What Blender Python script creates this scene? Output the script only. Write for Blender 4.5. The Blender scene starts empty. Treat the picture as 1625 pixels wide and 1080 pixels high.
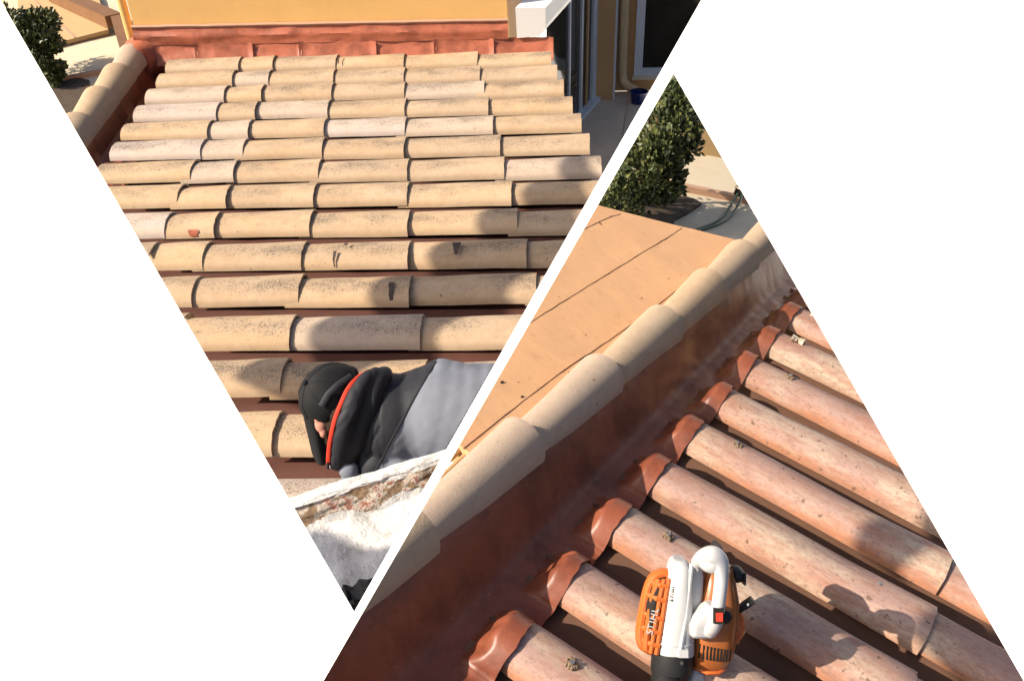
import bpy, bmesh, math, random
from mathutils import Vector, Matrix, noise
random.seed(7)
C = bpy.context.scene.collection
SC = bpy.context.scene

# ------------------------------------------------------------------ camera, sky, sun, exposure
EYE = Vector((0, 0, 4.0))
cam = bpy.data.cameras.new("camera"); cam.sensor_width = 36.0
cam.lens = 36.0 * 1400.0 / 1625.0
cam.clip_start = 0.05; cam.clip_end = 2000
co = bpy.data.objects.new("camera", cam); C.objects.link(co)
co.matrix_world = Matrix(((0.9937313, 0.1117948, 0.0, EYE.x), (-0.0663026, 0.5893566, -0.8051476, EYE.y),
                          (-0.0900113, 0.8001004, 0.5930744, EYE.z), (0, 0, 0, 1)))
SC.camera = co

SUN_DIR = Vector((0.73875, 0.15127, -0.65678)).normalized()      # the way the light travels
w = bpy.data.worlds.new("World"); SC.world = w; w.use_nodes = True
nt = w.node_tree; bg = nt.nodes["Background"]; bg.inputs[1].default_value = 0.10
sky = nt.nodes.new("ShaderNodeTexSky"); sky.sky_type = 'NISHITA'; sky.sun_disc = False
sky.sun_elevation = math.asin(-SUN_DIR.z)
sky.sun_rotation = math.atan2(-SUN_DIR.x, -SUN_DIR.y)
sky.altitude = 50; sky.air_density = 0.8; sky.dust_density = 4.0
nt.links.new(sky.outputs[0], bg.inputs[0])
sl = bpy.data.lights.new("sun", 'SUN'); sl.energy = 5.0; sl.angle = math.radians(0.45); sl.color = (1.0, 0.88, 0.72)
so = bpy.data.objects.new("sun", sl); C.objects.link(so)
so.rotation_euler = SUN_DIR.to_track_quat('-Z', 'Y').to_euler()
SC.view_settings.view_transform = 'Standard'; SC.view_settings.look = 'None'
SC.view_settings.exposure = 0.62; SC.view_settings.gamma = 1.0; SC.view_settings.use_curve_mapping = False
SC.cycles.use_denoising = True
SC.cycles.max_bounces = 6

# ------------------------------------------------------------------ the two places: each roof has its own axes
# x runs down the tiles away from the ridge, y along the ridge, z off the roof
def mat(o, r, k):
    return Matrix(((r[0][0] * k, r[0][1] * k, r[0][2] * k, o[0]), (r[1][0] * k, r[1][1] * k, r[1][2] * k, o[1]), (r[2][0] * k, r[2][1] * k, r[2][2] * k, o[2]), (0, 0, 0, 1)))
ML = mat((-1.07727, 6.76634, 1.84302), ((0.992705, 0.102929, 0.06279), (-0.10447, 0.99429, 0.021779), (-0.06019, -0.02818, 0.997789)), 1.15)
MR = mat((-0.09521, 0.87424, 2.6624), ((0.759565, 0.58095, 0.292503), (-0.611716, 0.790879, 0.017696), (-0.221054, -0.192371, 0.956101)), 0.9)
# each place is modelled only as far as the photograph shows it; it ends at two straight sawn sides
CUT_L = [Vector((0.875111, 0.465045, 0.133845)), Vector((-0.808835, 0.34562, 0.475745))]
CUT_R = [Vector((0.804671, -0.358206, -0.473491)), Vector((-0.875456, 0.011581, -0.483158))]
CUR = {'M': ML, 'cut': CUT_L}
TRIM = []

# ------------------------------------------------------------------ materials
def new_mat(name, rough=0.8, spec=0.3):
    m = bpy.data.materials.new(name); m.use_nodes = True
    b = m.node_tree.nodes["Principled BSDF"]
    b.inputs["Roughness"].default_value = rough
    b.inputs["Specular IOR Level"].default_value = spec
    return m, m.node_tree, b
def nd(nt, kind, **kw):
    n = nt.nodes.new(kind)
    for k, v in kw.items(): setattr(n, k, v)
    return n
def coord(nt, mode="Object"):
    tc = nd(nt, "ShaderNodeTexCoord"); oi = nd(nt, "ShaderNodeObjectInfo")
    mul = nd(nt, "ShaderNodeMath", operation='MULTIPLY'); mul.inputs[1].default_value = 37.0
    nt.links.new(oi.outputs["Random"], mul.inputs[0])
    ad = nd(nt, "ShaderNodeVectorMath", operation='ADD')
    nt.links.new(tc.outputs[mode], ad.inputs[0]); nt.links.new(mul.outputs[0], ad.inputs[1])
    return ad.outputs[0], oi
def nz(nt, vec, scale, detail=4, rough=0.6):
    n = nd(nt, "ShaderNodeTexNoise"); n.inputs["Scale"].default_value = scale
    n.inputs["Detail"].default_value = detail; n.inputs["Roughness"].default_value = rough
    nt.links.new(vec, n.inputs["Vector"]); return n.outputs["Fac"]
def stretch(nt, vec, s):
    v = nd(nt, "ShaderNodeVectorMath", operation='MULTIPLY'); v.inputs[1].default_value = s
    nt.links.new(vec, v.inputs[0]); return v.outputs[0]
def ramp(nt, fac, stops, interp='LINEAR'):
    r = nd(nt, "ShaderNodeValToRGB"); r.color_ramp.interpolation = interp
    e = r.color_ramp.elements
    while len(e) < len(stops): e.new(0.5)
    for i, (p, c) in enumerate(stops):
        e[i].position = p; e[i].color = (c, c, c, 1) if isinstance(c, (int, float)) else (*c, 1)
    nt.links.new(fac, r.inputs[0]); return r.outputs[0]
def mix(nt, fac, a, b, mode='MIX'):
    m = nd(nt, "ShaderNodeMix", data_type='RGBA', blend_type=mode)
    for sock, v in ((m.inputs[0], fac), (m.inputs[6], a), (m.inputs[7], b)):
        if isinstance(v, (int, float)): sock.default_value = v
        elif isinstance(v, tuple): sock.default_value = (*v, 1)
        else: nt.links.new(v, sock)
    return m.outputs[2]
def mth(nt, op, a, b=None):
    m = nd(nt, "ShaderNodeMath", operation=op)
    for i, v in enumerate((a, b)):
        if v is None: continue
        if isinstance(v, (int, float)): m.inputs[i].default_value = v
        else: nt.links.new(v, m.inputs[i])
    return m.outputs[0]
def bump(nt, b, h, strength=0.3, dist=0.004):
    n = nd(nt, "ShaderNodeBump"); n.inputs["Strength"].default_value = strength; n.inputs["Distance"].default_value = dist
    nt.links.new(h, n.inputs["Height"]); nt.links.new(n.outputs[0], b.inputs["Normal"])

def mat_plain(name, col, rough=0.7, var=0.15, scale=9.0, spec=0.3, bmp=0.15, fine=120, dirt=None, dirt_amt=0.35, metallic=0.0):
    m, nt, b = new_mat(name, rough, spec)
    v, _ = coord(nt)
    c = mix(nt, nz(nt, v, scale), tuple(x * (1 - var) for x in col), tuple(min(1, x * (1 + var)) for x in col))
    if dirt:
        d = ramp(nt, nz(nt, v, scale * 0.6, 7, 0.7), [(0.5, 0.0), (0.72, dirt_amt)])
        c = mix(nt, d, c, dirt)
    f = nz(nt, v, fine, 3)
    nt.links.new(c, b.inputs["Base Color"])
    b.inputs["Metallic"].default_value = metallic
    if bmp: bump(nt, b, f, bmp, 0.003)
    return m

def mat_clay(name, stops, lime, speck=1.0):
    """sand-faced clay barrel tile: each tile its own tone, black lichen specks thickest along the crest"""
    m, nt, b = new_mat(name, 0.9, 0.15)
    v, oi = coord(nt)
    base = ramp(nt, oi.outputs["Random"], stops, 'CONSTANT')
    c = mix(nt, ramp(nt, nz(nt, stretch(nt, v, (3, 9, 9)), 1.3, 5), [(0.35, 0.0), (0.7, 0.55)]), base, lime)
    c = mix(nt, ramp(nt, nz(nt, v, 34, 5), [(0.3, 0.0), (0.75, 0.35)]), c, mix(nt, 1.0, c, (0.66, 0.6, 0.55), 'MULTIPLY'))
    at = nd(nt, "ShaderNodeAttribute", attribute_name="crest")
    crest = ramp(nt, at.outputs["Fac"], [(0.45, 0.12), (0.97, 1.0)])
    patch = ramp(nt, nz(nt, stretch(nt, v, (1, 2, 2)), 4.5, 4), [(0.33, 0.1), (0.68, 1.0)])
    dens = mth(nt, 'MULTIPLY', crest, patch)
    sp = nz(nt, v, 150, 4, 0.72)
    th = mth(nt, 'SUBTRACT', 0.645, mth(nt, 'MULTIPLY', dens, 0.15 * speck))
    k = mth(nt, 'MULTIPLY', mth(nt, 'MINIMUM', mth(nt, 'MAXIMUM', mth(nt, 'MULTIPLY', mth(nt, 'SUBTRACT', sp, th), 14.0), 0.0), 1.0), 0.72)
    c = mix(nt, k, c, (0.07, 0.06, 0.05))
    haze = mth(nt, 'MULTIPLY', dens, 0.34 * speck)
    c = mix(nt, haze, c, (0.17, 0.14, 0.11))
    big = ramp(nt, nz(nt, v, 42, 2, 0.4), [(0.74, 0.0), (0.78, 0.7)])
    c = mix(nt, big, c, (0.12, 0.08, 0.055))
    nt.links.new(c, b.inputs["Base Color"])
    bump(nt, b, nz(nt, v, 210, 5), 0.35, 0.003)
    return m
M = {}
M['clay'] = mat_clay('sandy_clay', [(0.0, (0.53, 0.365, 0.215)), (0.2, (0.50, 0.36, 0.235)), (0.42, (0.55, 0.385, 0.23)), (0.6, (0.50, 0.35, 0.215)), (0.80, (0.54, 0.43, 0.345)), (0.91, (0.57, 0.475, 0.42))], (0.57, 0.445, 0.32), 1.35)
M['clay_ridge'] = mat_clay('grey_clay', [(0.0, (0.44, 0.33, 0.225)), (0.35, (0.48, 0.345, 0.22)), (0.7, (0.46, 0.35, 0.27))], (0.50, 0.40, 0.29), 0.3)

def mat_old_clay():
    m, nt, b = new_mat('limed_clay', 0.85, 0.2)
    v, oi = coord(nt)
    at = nd(nt, "ShaderNodeAttribute", attribute_name="crest")
    wob = mth(nt, 'ADD', at.outputs["Fac"], mth(nt, 'MULTIPLY', mth(nt, 'SUBTRACT', nz(nt, stretch(nt, v, (1, 2, 2)), 9, 5), 0.5), 1.1))
    c = ramp(nt, wob, [(0.05, (0.44, 0.20, 0.11)), (0.35, (0.46, 0.275, 0.205)), (0.62, (0.43, 0.29, 0.245)), (0.95, (0.37, 0.24, 0.20))])
    c = mix(nt, ramp(nt, nz(nt, stretch(nt, v, (0.5, 1.4, 1.4)), 5.5, 5, 0.6), [(0.47, 0.0), (0.62, 0.85)]), c, (0.50, 0.40, 0.30))
    c = mix(nt, ramp(nt, nz(nt, stretch(nt, v, (0.35, 1.2, 1.2)), 21, 7, 0.75), [(0.45, 0.0), (0.64, 0.75)]), c, (0.33, 0.155, 0.10))
    c = mix(nt, ramp(nt, nz(nt, stretch(nt, v, (0.6, 1.2, 1.2)), 110, 5, 0.75), [(0.50, 0.0), (0.66, 0.75)]), c, (0.25, 0.155, 0.125))
    c = mix(nt, ramp(nt, nz(nt, stretch(nt, v, (0.4, 1.0, 1.0)), 9, 6, 0.7), [(0.56, 0.0), (0.70, 0.6)]), c, (0.20, 0.12, 0.095))
    c = mix(nt, ramp(nt, nz(nt, v, 60, 3, 0.5), [(0.66, 0.0), (0.72, 0.8)]), c, (0.13, 0.085, 0.06))
    nt.links.new(c, b.inputs["Base Color"])
    bump(nt, b, nz(nt, v, 170, 6, 0.7), 0.3, 0.003)
    return m
M['old_clay'] = mat_old_clay()

def mat_membrane(name, col, hi, rough=0.5):
    m, nt, b = new_mat(name, rough, 0.35)
    v, _ = coord(nt)
    c = mix(nt, nz(nt, v, 7, 5), tuple(x * 0.78 for x in col), hi)
    c = mix(nt, ramp(nt, nz(nt, v, 45, 6, 0.75), [(0.55, 0.0), (0.75, 0.5)]), c, tuple(x * 0.5 for x in col))
    c = mix(nt, ramp(nt, nz(nt, v, 24, 8, 0.8), [(0.58, 0.0), (0.68, 0.55)]), c, tuple(min(1, x * 1.4 + 0.07) for x in col))
    c = mix(nt, ramp(nt, nz(nt, v, 6, 6, 0.7), [(0.46, 0.0), (0.62, 0.7)]), c, tuple(x * 0.42 for x in col))
    c = mix(nt, ramp(nt, nz(nt, v, 150, 3, 0.6), [(0.68, 0.0), (0.74, 0.5)]), c, (0.42, 0.30, 0.25))
    nt.links.new(c, b.inputs["Base Color"])
    bump(nt, b, nz(nt, v, 22, 5, 0.55), 0.22, 0.005)
    return m
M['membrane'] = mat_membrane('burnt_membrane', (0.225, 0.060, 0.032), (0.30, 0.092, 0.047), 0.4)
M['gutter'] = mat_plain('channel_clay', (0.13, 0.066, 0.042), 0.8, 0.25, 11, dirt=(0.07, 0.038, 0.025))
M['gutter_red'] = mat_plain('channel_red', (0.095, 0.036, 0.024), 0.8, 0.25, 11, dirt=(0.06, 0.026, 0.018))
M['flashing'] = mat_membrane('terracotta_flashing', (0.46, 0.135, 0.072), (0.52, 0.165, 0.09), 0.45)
M['yellow'] = mat_plain('yellow_render', (0.76, 0.46, 0.165), 0.85, 0.06, 3.0, bmp=0.25, fine=90, dirt=(0.5, 0.27, 0.1), dirt_amt=0.25)
M['ochre'] = mat_plain('ochre_render', (0.56, 0.33, 0.15), 0.85, 0.1, 3.0, bmp=0.2)
M['white_paint'] = mat_plain('white_paint', (0.78, 0.77, 0.74), 0.5, 0.04, 4.0, bmp=0.03)
M['frame'] = mat_plain('window_white', (0.62, 0.64, 0.66), 0.35, 0.03, 4.0, bmp=0.0)
M['pipe'] = mat_plain('beige_pipe', (0.62, 0.44, 0.24), 0.5, 0.08, 5.0, bmp=0.02)
M['blue'] = mat_plain('blue_plastic', (0.015, 0.028, 0.14), 0.4, 0.1, 5.0, bmp=0.05)
M['black'] = mat_plain('black_rubber', (0.018, 0.018, 0.019), 0.55, 0.2, 20, bmp=0.1)
M['patio'] = mat_plain('patio_stone', (0.56, 0.46, 0.35), 0.85, 0.14, 6, dirt=(0.36, 0.30, 0.23))
M['pale'] = mat_plain('pale_plaster', (0.62, 0.53, 0.38), 0.9, 0.10, 2.5, bmp=0.3, fine=40, dirt=(0.40, 0.31, 0.22), dirt_amt=0.5)
M['tan'] = mat_plain('tan_render', (0.50, 0.34, 0.17), 0.9, 0.1, 2.0, bmp=0.2)
M['wood'] = mat_plain('brown_wood', (0.20, 0.10, 0.045), 0.6, 0.25, 5)
M['kerb'] = mat_plain('pink_kerb', (0.48, 0.29, 0.19), 0.85, 0.15, 8)
M['leafstem'] = mat_plain('bark', (0.09, 0.06, 0.035), 0.9, 0.3, 20)
M['hose'] = mat_plain('green_hose', (0.05, 0.09, 0.06), 0.45, 0.1, 8, bmp=0.0)
M['shade_patch'] = mat_plain('dark_shade', (0.075, 0.055, 0.038), 0.95, 0.4, 14, bmp=0.6, fine=30, dirt=(0.03, 0.02, 0.014))  # shade painted as dark ground in both yards
M['seam'] = mat_plain('seam_brown', (0.12, 0.055, 0.03), 0.8, 0.2, 20, bmp=0.0)  # brown of the seam lines on the flat roof
M['drip'] = mat_plain('dark_drip', (0.07, 0.05, 0.04), 0.7, 0.3, 30)
M['dark'] = mat_plain('dark_opening', (0.02, 0.016, 0.013), 0.8, 0.2, 20, bmp=0.0)
M['cane'] = mat_plain('dry_cane', (0.48, 0.29, 0.13), 0.7, 0.3, 20)
M['mortar'] = mat_plain('mortar_blob', (0.22, 0.15, 0.10), 0.95, 0.5, 60, bmp=0.6)
M['steel'] = mat_plain('steel', (0.5, 0.48, 0.45), 0.35, 0.1, 20, metallic=0.9)

def mat_glass():
    m, nt, b = new_mat('dark_glass', 0.06, 0.5)
    v, _ = coord(nt)
    c = mix(nt, nz(nt, v, 2.2, 2), (0.018, 0.015, 0.012), (0.05, 0.042, 0.033))
    nt.links.new(c, b.inputs["Base Color"]); return m
M['glass'] = mat_glass()

def mat_flat():
    m, nt, b = new_mat('orange_roofing', 0.75, 0.3)
    v, _ = coord(nt)
    c = mix(nt, nz(nt, v, 3.0, 5), (0.58, 0.315, 0.155), (0.64, 0.37, 0.19))
    c = mix(nt, ramp(nt, nz(nt, v, 13, 6, 0.65), [(0.55, 0.0), (0.72, 0.4)]), c, (0.66, 0.40, 0.22))
    c = mix(nt, ramp(nt, nz(nt, v, 38, 5, 0.6), [(0.60, 0.0), (0.74, 0.45)]), c, (0.44, 0.21, 0.10))
    c = mix(nt, ramp(nt, nz(nt, v, 21, 2, 0.3), [(0.765, 0.0), (0.78, 0.85)]), c, (0.12, 0.06, 0.035))
    nt.links.new(c, b.inputs["Base Color"])
    bump(nt, b, nz(nt, stretch(nt, v, (1.0, 1.6, 1.0)), 17, 6, 0.62), 0.28, 0.006); return m
M['flat'] = mat_flat()

def mat_parapet():
    m, nt, b = new_mat('flaking_limewash', 0.85, 0.2)
    v, _ = coord(nt)
    c = mix(nt, nz(nt, v, 8, 5), (0.62, 0.62, 0.60), (0.74, 0.74, 0.72))
    c = mix(nt, ramp(nt, nz(nt, v, 22, 6, 0.7), [(0.50, 0.0), (0.70, 0.7)]), c, (0.36, 0.35, 0.32))
    c = mix(nt, ramp(nt, nz(nt, v, 55, 4, 0.6), [(0.66, 0.0), (0.72, 0.7)]), c, (0.30, 0.27, 0.22))
    nt.links.new(c, b.inputs["Base Color"]); bump(nt, b, nz(nt, v, 20, 7, 0.7), 1.0, 0.012); return m
M['limewash'] = mat_parapet()
def mat_flaked():
    m, nt, b = new_mat('bare_render', 0.9, 0.2)
    v, _ = coord(nt)
    c = ramp(nt, nz(nt, v, 24, 7, 0.7), [(0.30, (0.13, 0.085, 0.055)), (0.40, (0.34, 0.23, 0.14)), (0.47, (0.28, 0.19, 0.12)), (0.53, (0.62, 0.58, 0.50)), (0.59, (0.40, 0.15, 0.10)), (0.64, (0.30, 0.2, 0.14)), (0.70, (0.7, 0.66, 0.6))])
    nt.links.new(c, b.inputs["Base Color"]); bump(nt, b, nz(nt, v, 30, 7, 0.7), 0.9, 0.012); return m
M['flaked'] = mat_flaked()
def mat_leaf():
    m, nt, b = new_mat('leaf', 0.45, 0.4)
    at = nd(nt, "ShaderNodeAttribute", attribute_name="tone")
    c = ramp(nt, at.outputs["Fac"], [(0.0, (0.022, 0.032, 0.012)), (0.5, (0.058, 0.076, 0.024)), (1.0, (0.17, 0.175, 0.055))])
    nt.links.new(c, b.inputs["Base Color"]); return m
M['leaf'] = mat_leaf()
def mat_cloth(name, col, rough=0.85, streak=0.2):
    m, nt, b = new_mat(name, rough, 0.2)
    v, _ = coord(nt)
    c = mix(nt, nz(nt, v, 14, 5), tuple(x * (1 - streak) for x in col), tuple(x * (1 + streak) for x in col))
    nt.links.new(c, b.inputs["Base Color"]); bump(nt, b, nz(nt, v, 420, 2), 0.25, 0.002); return m
M['jacket'] = mat_cloth('black_softshell', (0.024, 0.025, 0.031), 0.6)
M['grey_cloth'] = mat_cloth('grey_fleece', (0.185, 0.203, 0.245))
M['cap'] = mat_cloth('black_cap', (0.014, 0.014, 0.015), 0.75)
M['zip'] = mat_cloth('red_zip', (0.62, 0.055, 0.03), 0.5, 0.1)
M['skin'] = mat_cloth('skin', (0.52, 0.25, 0.18), 0.5, 0.1)
M['hair'] = mat_cloth('brown_hair', (0.05, 0.032, 0.02), 0.6, 0.4)
M['bl_white'] = mat_plain('white_plastic', (0.50, 0.51, 0.51), 0.38, 0.03, 20, spec=0.45, bmp=0.03, dirt=(0.33, 0.30, 0.26), dirt_amt=0.5)
M['bl_orange'] = mat_plain('orange_plastic', (0.56, 0.125, 0.022), 0.38, 0.10, 15, spec=0.45, bmp=0.05, dirt=(0.36, 0.16, 0.08), dirt_amt=0.6)
M['bl_amber'] = mat_plain('dusty_orange_plastic', (0.36, 0.11, 0.028), 0.30, 0.14, 15, spec=0.5, bmp=0.05, dirt=(0.26, 0.15, 0.09), dirt_amt=0.6)
M['paper'] = mat_plain('white_ground', (0.88, 0.88, 0.87), 0.9, 0.0, 1.0, bmp=0.0)

# ------------------------------------------------------------------ mesh helpers
class MB:
    def __init__(s): s.v = []; s.f = []; s.a = {}
    def add(s, vs, fs):
        o = len(s.v); s.v += [Vector(v) for v in vs]; s.f += [tuple(i + o for i in f) for f in fs]; return s
    def box(s, a, b, jit=0.0):
        x0, y0, z0 = a; x1, y1, z1 = b
        vs = [(x, y, z) for z in (z0, z1) for y in (y0, y1) for x in (x0, x1)]
        vs = [tuple(c + random.uniform(-jit, jit) for c in v) for v in vs]
        return s.add(vs, [(0, 2, 3, 1), (4, 5, 7, 6), (0, 1, 5, 4), (2, 6, 7, 3), (0, 4, 6, 2), (1, 3, 7, 5)])
    def prism(s, poly, z0, z1):
        """polygon (x, y) counter-clockwise raised from z0 to z1"""
        n = len(poly)
        vs = [(x, y, z0) for x, y in poly] + [(x, y, z1) for x, y in poly]
        return s.add(vs, [tuple(range(n - 1, -1, -1)), tuple(range(n, 2 * n))] + [(i, (i + 1) % n, n + (i + 1) % n, n + i) for i in range(n)])
    def beam(s, p, q, wx, wz, up=(0, 0, 1)):
        p = Vector(p); q = Vector(q); d = (q - p).normalized(); sd = d.cross(Vector(up)).normalized(); u = sd.cross(d)
        vs = []
        for c in (p, q):
            for a, b in ((-1, -1), (1, -1), (1, 1), (-1, 1)): vs.append(c + sd * a * wx / 2 + u * b * wz / 2)
        return s.add(vs, [(3, 2, 1, 0), (4, 5, 6, 7), (0, 1, 5, 4), (1, 2, 6, 5), (2, 3, 7, 6), (3, 0, 4, 7)])
    def tube(s, pts, r, n=10, flat=1.0, side=None):
        pts = [Vector(p) for p in pts]; rs = r if isinstance(r, (list, tuple)) else [r] * len(pts)
        vs = []
        for i, p in enumerate(pts):
            d = (pts[min(i + 1, len(pts) - 1)] - pts[max(i - 1, 0)]).normalized()
            ref = Vector(side) if side else (Vector((0, 0, 1)) if abs(d.z) < 0.9 else Vector((1, 0, 0)))
            a = d.cross(ref).normalized(); b = a.cross(d).normalized()
            for k in range(n):
                t = 2 * math.pi * k / n
                vs.append(p + a * math.cos(t) * rs[i] + b * math.sin(t) * rs[i] * flat)
        fs = [(i * n + k, i * n + (k + 1) % n, (i + 1) * n + (k + 1) % n, (i + 1) * n + k) for i in range(len(pts) - 1) for k in range(n)]
        fs += [tuple(range(n - 1, -1, -1)), tuple((len(pts) - 1) * n + k for k in range(n))]
        return s.add(vs, fs)
    def loft(s, secs, n=24, p=2.6, axis=1):
        """sections (cx, c_axis, cz, rx, rz): superellipse rings stacked along y"""
        vs = []
        for cx, cy, cz, rx, rz in secs:
            for k in range(n):
                t = 2 * math.pi * k / n; c, q = math.cos(t), math.sin(t)
                x = cx + rx * math.copysign(abs(c) ** (2 / p), c); z = cz + rz * math.copysign(abs(q) ** (2 / p), q)
                vs.append((x, cy, z) if axis == 1 else (x, z, cy))
        m = len(secs)
        fs = [(i * n + k, i * n + (k + 1) % n, (i + 1) * n + (k + 1) % n, (i + 1) * n + k) for i in range(m - 1) for k in range(n)]
        fs += [tuple(range(n - 1, -1, -1)), tuple((m - 1) * n + k for k in range(n))]
        return s.add(vs, fs)
    def ball(s, c, r, nu=18, nv=12, lo=-90, hi=90, rot=None):
        r = (r, r, r) if isinstance(r, (int, float)) else r
        c = Vector(c); vs = []
        for j in range(nv + 1):
            la = math.radians(lo + (hi - lo) * j / nv)
            for i in range(nu):
                lo_ = 2 * math.pi * i / nu
                q = Vector((r[0] * math.cos(la) * math.cos(lo_), r[1] * math.cos(la) * math.sin(lo_), r[2] * math.sin(la)))
                if rot: q = rot @ q
                vs.append(c + q)
        fs = [(j * nu + i, j * nu + (i + 1) % nu, (j + 1) * nu + (i + 1) % nu, (j + 1) * nu + i) for j in range(nv) for i in range(nu)]
        fs += [tuple(range(nu - 1, -1, -1)), tuple(nv * nu + i for i in range(nu))]
        return s.add(vs, fs)
    def sheet(s, nx, ny, fn, th=0.0):
        """grid of points fn(u, v); with th > 0 closed below"""
        vs = [Vector(fn(i / nx, j / ny)) for j in range(ny + 1) for i in range(nx + 1)]
        W = nx + 1
        fs = [(j * W + i, j * W + i + 1, (j + 1) * W + i + 1, (j + 1) * W + i) for j in range(ny) for i in range(nx)]
        if th:
            o = len(vs); vs += [v - Vector((0, 0, th)) for v in vs]
            fs += [tuple(o + i for i in reversed(f)) for f in fs]
            rim = [i for i in range(W)] + [j * W + nx for j in range(1, ny + 1)] + [ny * W + i for i in range(nx - 1, -1, -1)] + [j * W for j in range(ny - 1, 0, -1)]
            for a, b in zip(rim, rim[1:] + rim[:1]): fs.append((b, a, a + o, b + o))
        return s.add(vs, fs)
    def mesh(s, name, m, smooth=True, off=Vector((0, 0, 0)), ang=40):
        me = bpy.data.meshes.new(name)
        me.from_pydata([tuple(v - off) for v in s.v], [], s.f)
        for k, vals in s.a.items():
            at = me.attributes.new(k, 'FLOAT', 'POINT'); at.data.foreach_set('value', vals)
        me.materials.append(m)
        finish(me, smooth, ang)
        return me
def finish(me, smooth=True, ang=40):
    bm = bmesh.new(); bm.from_mesh(me)
    bmesh.ops.recalc_face_normals(bm, faces=bm.faces)
    if smooth:
        for f in bm.faces: f.smooth = True
        for e in bm.edges:
            if len(e.link_faces) == 2 and e.calc_face_angle(0) > math.radians(ang): e.smooth = False
    bm.to_mesh(me); bm.free()

class Thing:
    """an Empty at the thing's base, in the axes of the current place"""
    def __init__(s, name, label, cat, base=(0, 0, 0), group=None, kind='thing', rot=None):
        s.base = Vector(base); s.M = CUR['M']; s.cut = CUR['cut']; s.name = name
        s.e = bpy.data.objects.new(name, None); C.objects.link(s.e); s.e.empty_display_size = 0.1
        s.e.matrix_world = s.M @ Matrix.Translation(s.base) @ (rot.to_4x4() if rot else Matrix())
        s.e['label'] = label; s.e['category'] = cat; s.e['kind'] = kind
        if group: s.e['group'] = group
        s.rot = rot
    def part(s, name, mb, m, parent=None, smooth=True, label=None, local=False, kind=None, ang=40):
        off = Vector((0, 0, 0)) if (local or s.rot) else s.base
        o = bpy.data.objects.new(name, mb.mesh(name, m, smooth, off, ang) if isinstance(mb, MB) else mb)
        C.objects.link(o); o.parent = parent or s.e
        if label: o['label'] = label
        if kind: o['kind'] = kind
        if s.cut: TRIM.append((o, s.cut))
        return o
    def copy(s, name, data, loc, rotz=0.0, tilt=(0, 0), scale=(1, 1, 1), parent=None, label=None):
        o = bpy.data.objects.new(name, data); C.objects.link(o); o.parent = parent or s.e
        o.location = Vector(loc) - s.base; o.rotation_euler = (tilt[0], tilt[1], rotz); o.scale = scale
        if label: o['label'] = label
        if s.cut: TRIM.append((o, s.cut))
        return o
def solo(name, mb, m, label, cat, kind='thing', group=None, smooth=True, base=(0, 0, 0)):
    base = Vector(base)
    o = bpy.data.objects.new(name, mb.mesh(name, m, smooth, base)); C.objects.link(o)
    o.matrix_world = CUR['M'] @ Matrix.Translation(base)
    o['kind'] = kind
    if label: o['label'] = label
    if cat: o['category'] = cat
    if group: o['group'] = group
    if CUR['cut']: TRIM.append((o, CUR['cut']))
    return o

def barrel(length, r0, r1, h0, h1, th=0.012, nl=8, na=12, seed=0, wob=0.0025):
    """barrel tile along x from its narrow upper end (x=0) to its wide lower end; slightly uneven"""
    b = MB(); crest = []
    rnd = random.Random(seed); ph = rnd.random() * 50
    for layer in (0, 1):
        for i in range(nl + 1):
            t = i / nl; r = r0 + (r1 - r0) * t; h = h0 + (h1 - h0) * t
            for k in range(na + 1):
                a = math.pi * k / na
                c, q = math.cos(a), math.sin(a)
                rr = r - layer * th; hh = h - layer * th
                n = noise.noise(Vector((t * 2.5 + ph, c * 1.5, q))) * wob
                edge = noise.noise(Vector((t * 7 + ph, c * 3, 9.0))) * wob * 1.4
                x = t * length + (edge if i in (0, nl) else 0)
                b.v.append(Vector((x, c * rr + n, max(q, 0) ** 0.9 * hh + n * (1 if q > 0.1 else 0.2)))); crest.append(q if layer == 0 else q * 0.6)
    W = na + 1; P = (nl + 1) * W
    for i in range(nl):
        for k in range(na):
            q = (i * W + k, i * W + k + 1, (i + 1) * W + k + 1, (i + 1) * W + k)
            b.f.append(q); b.f.append(tuple(P + x for x in reversed(q)))
        b.f.append((i * W, (i + 1) * W, P + (i + 1) * W, P + i * W)); b.f.append((i * W + na, P + i * W + na, P + (i + 1) * W + na, (i + 1) * W + na))
    for k in range(na):
        b.f.append((k, P + k, P + k + 1, k + 1)); o = nl * W
        b.f.append((o + k, o + k + 1, P + o + k + 1, P + o + k))
    b.a['crest'] = crest
    return b
def smooth01(t): t = max(0.0, min(1.0, t)); return t * t * (3 - 2 * t)
def fbm(x, y, z=0.0): return noise.fractal(Vector((x, y, z)), 0.8, 2.0, 4)

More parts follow.
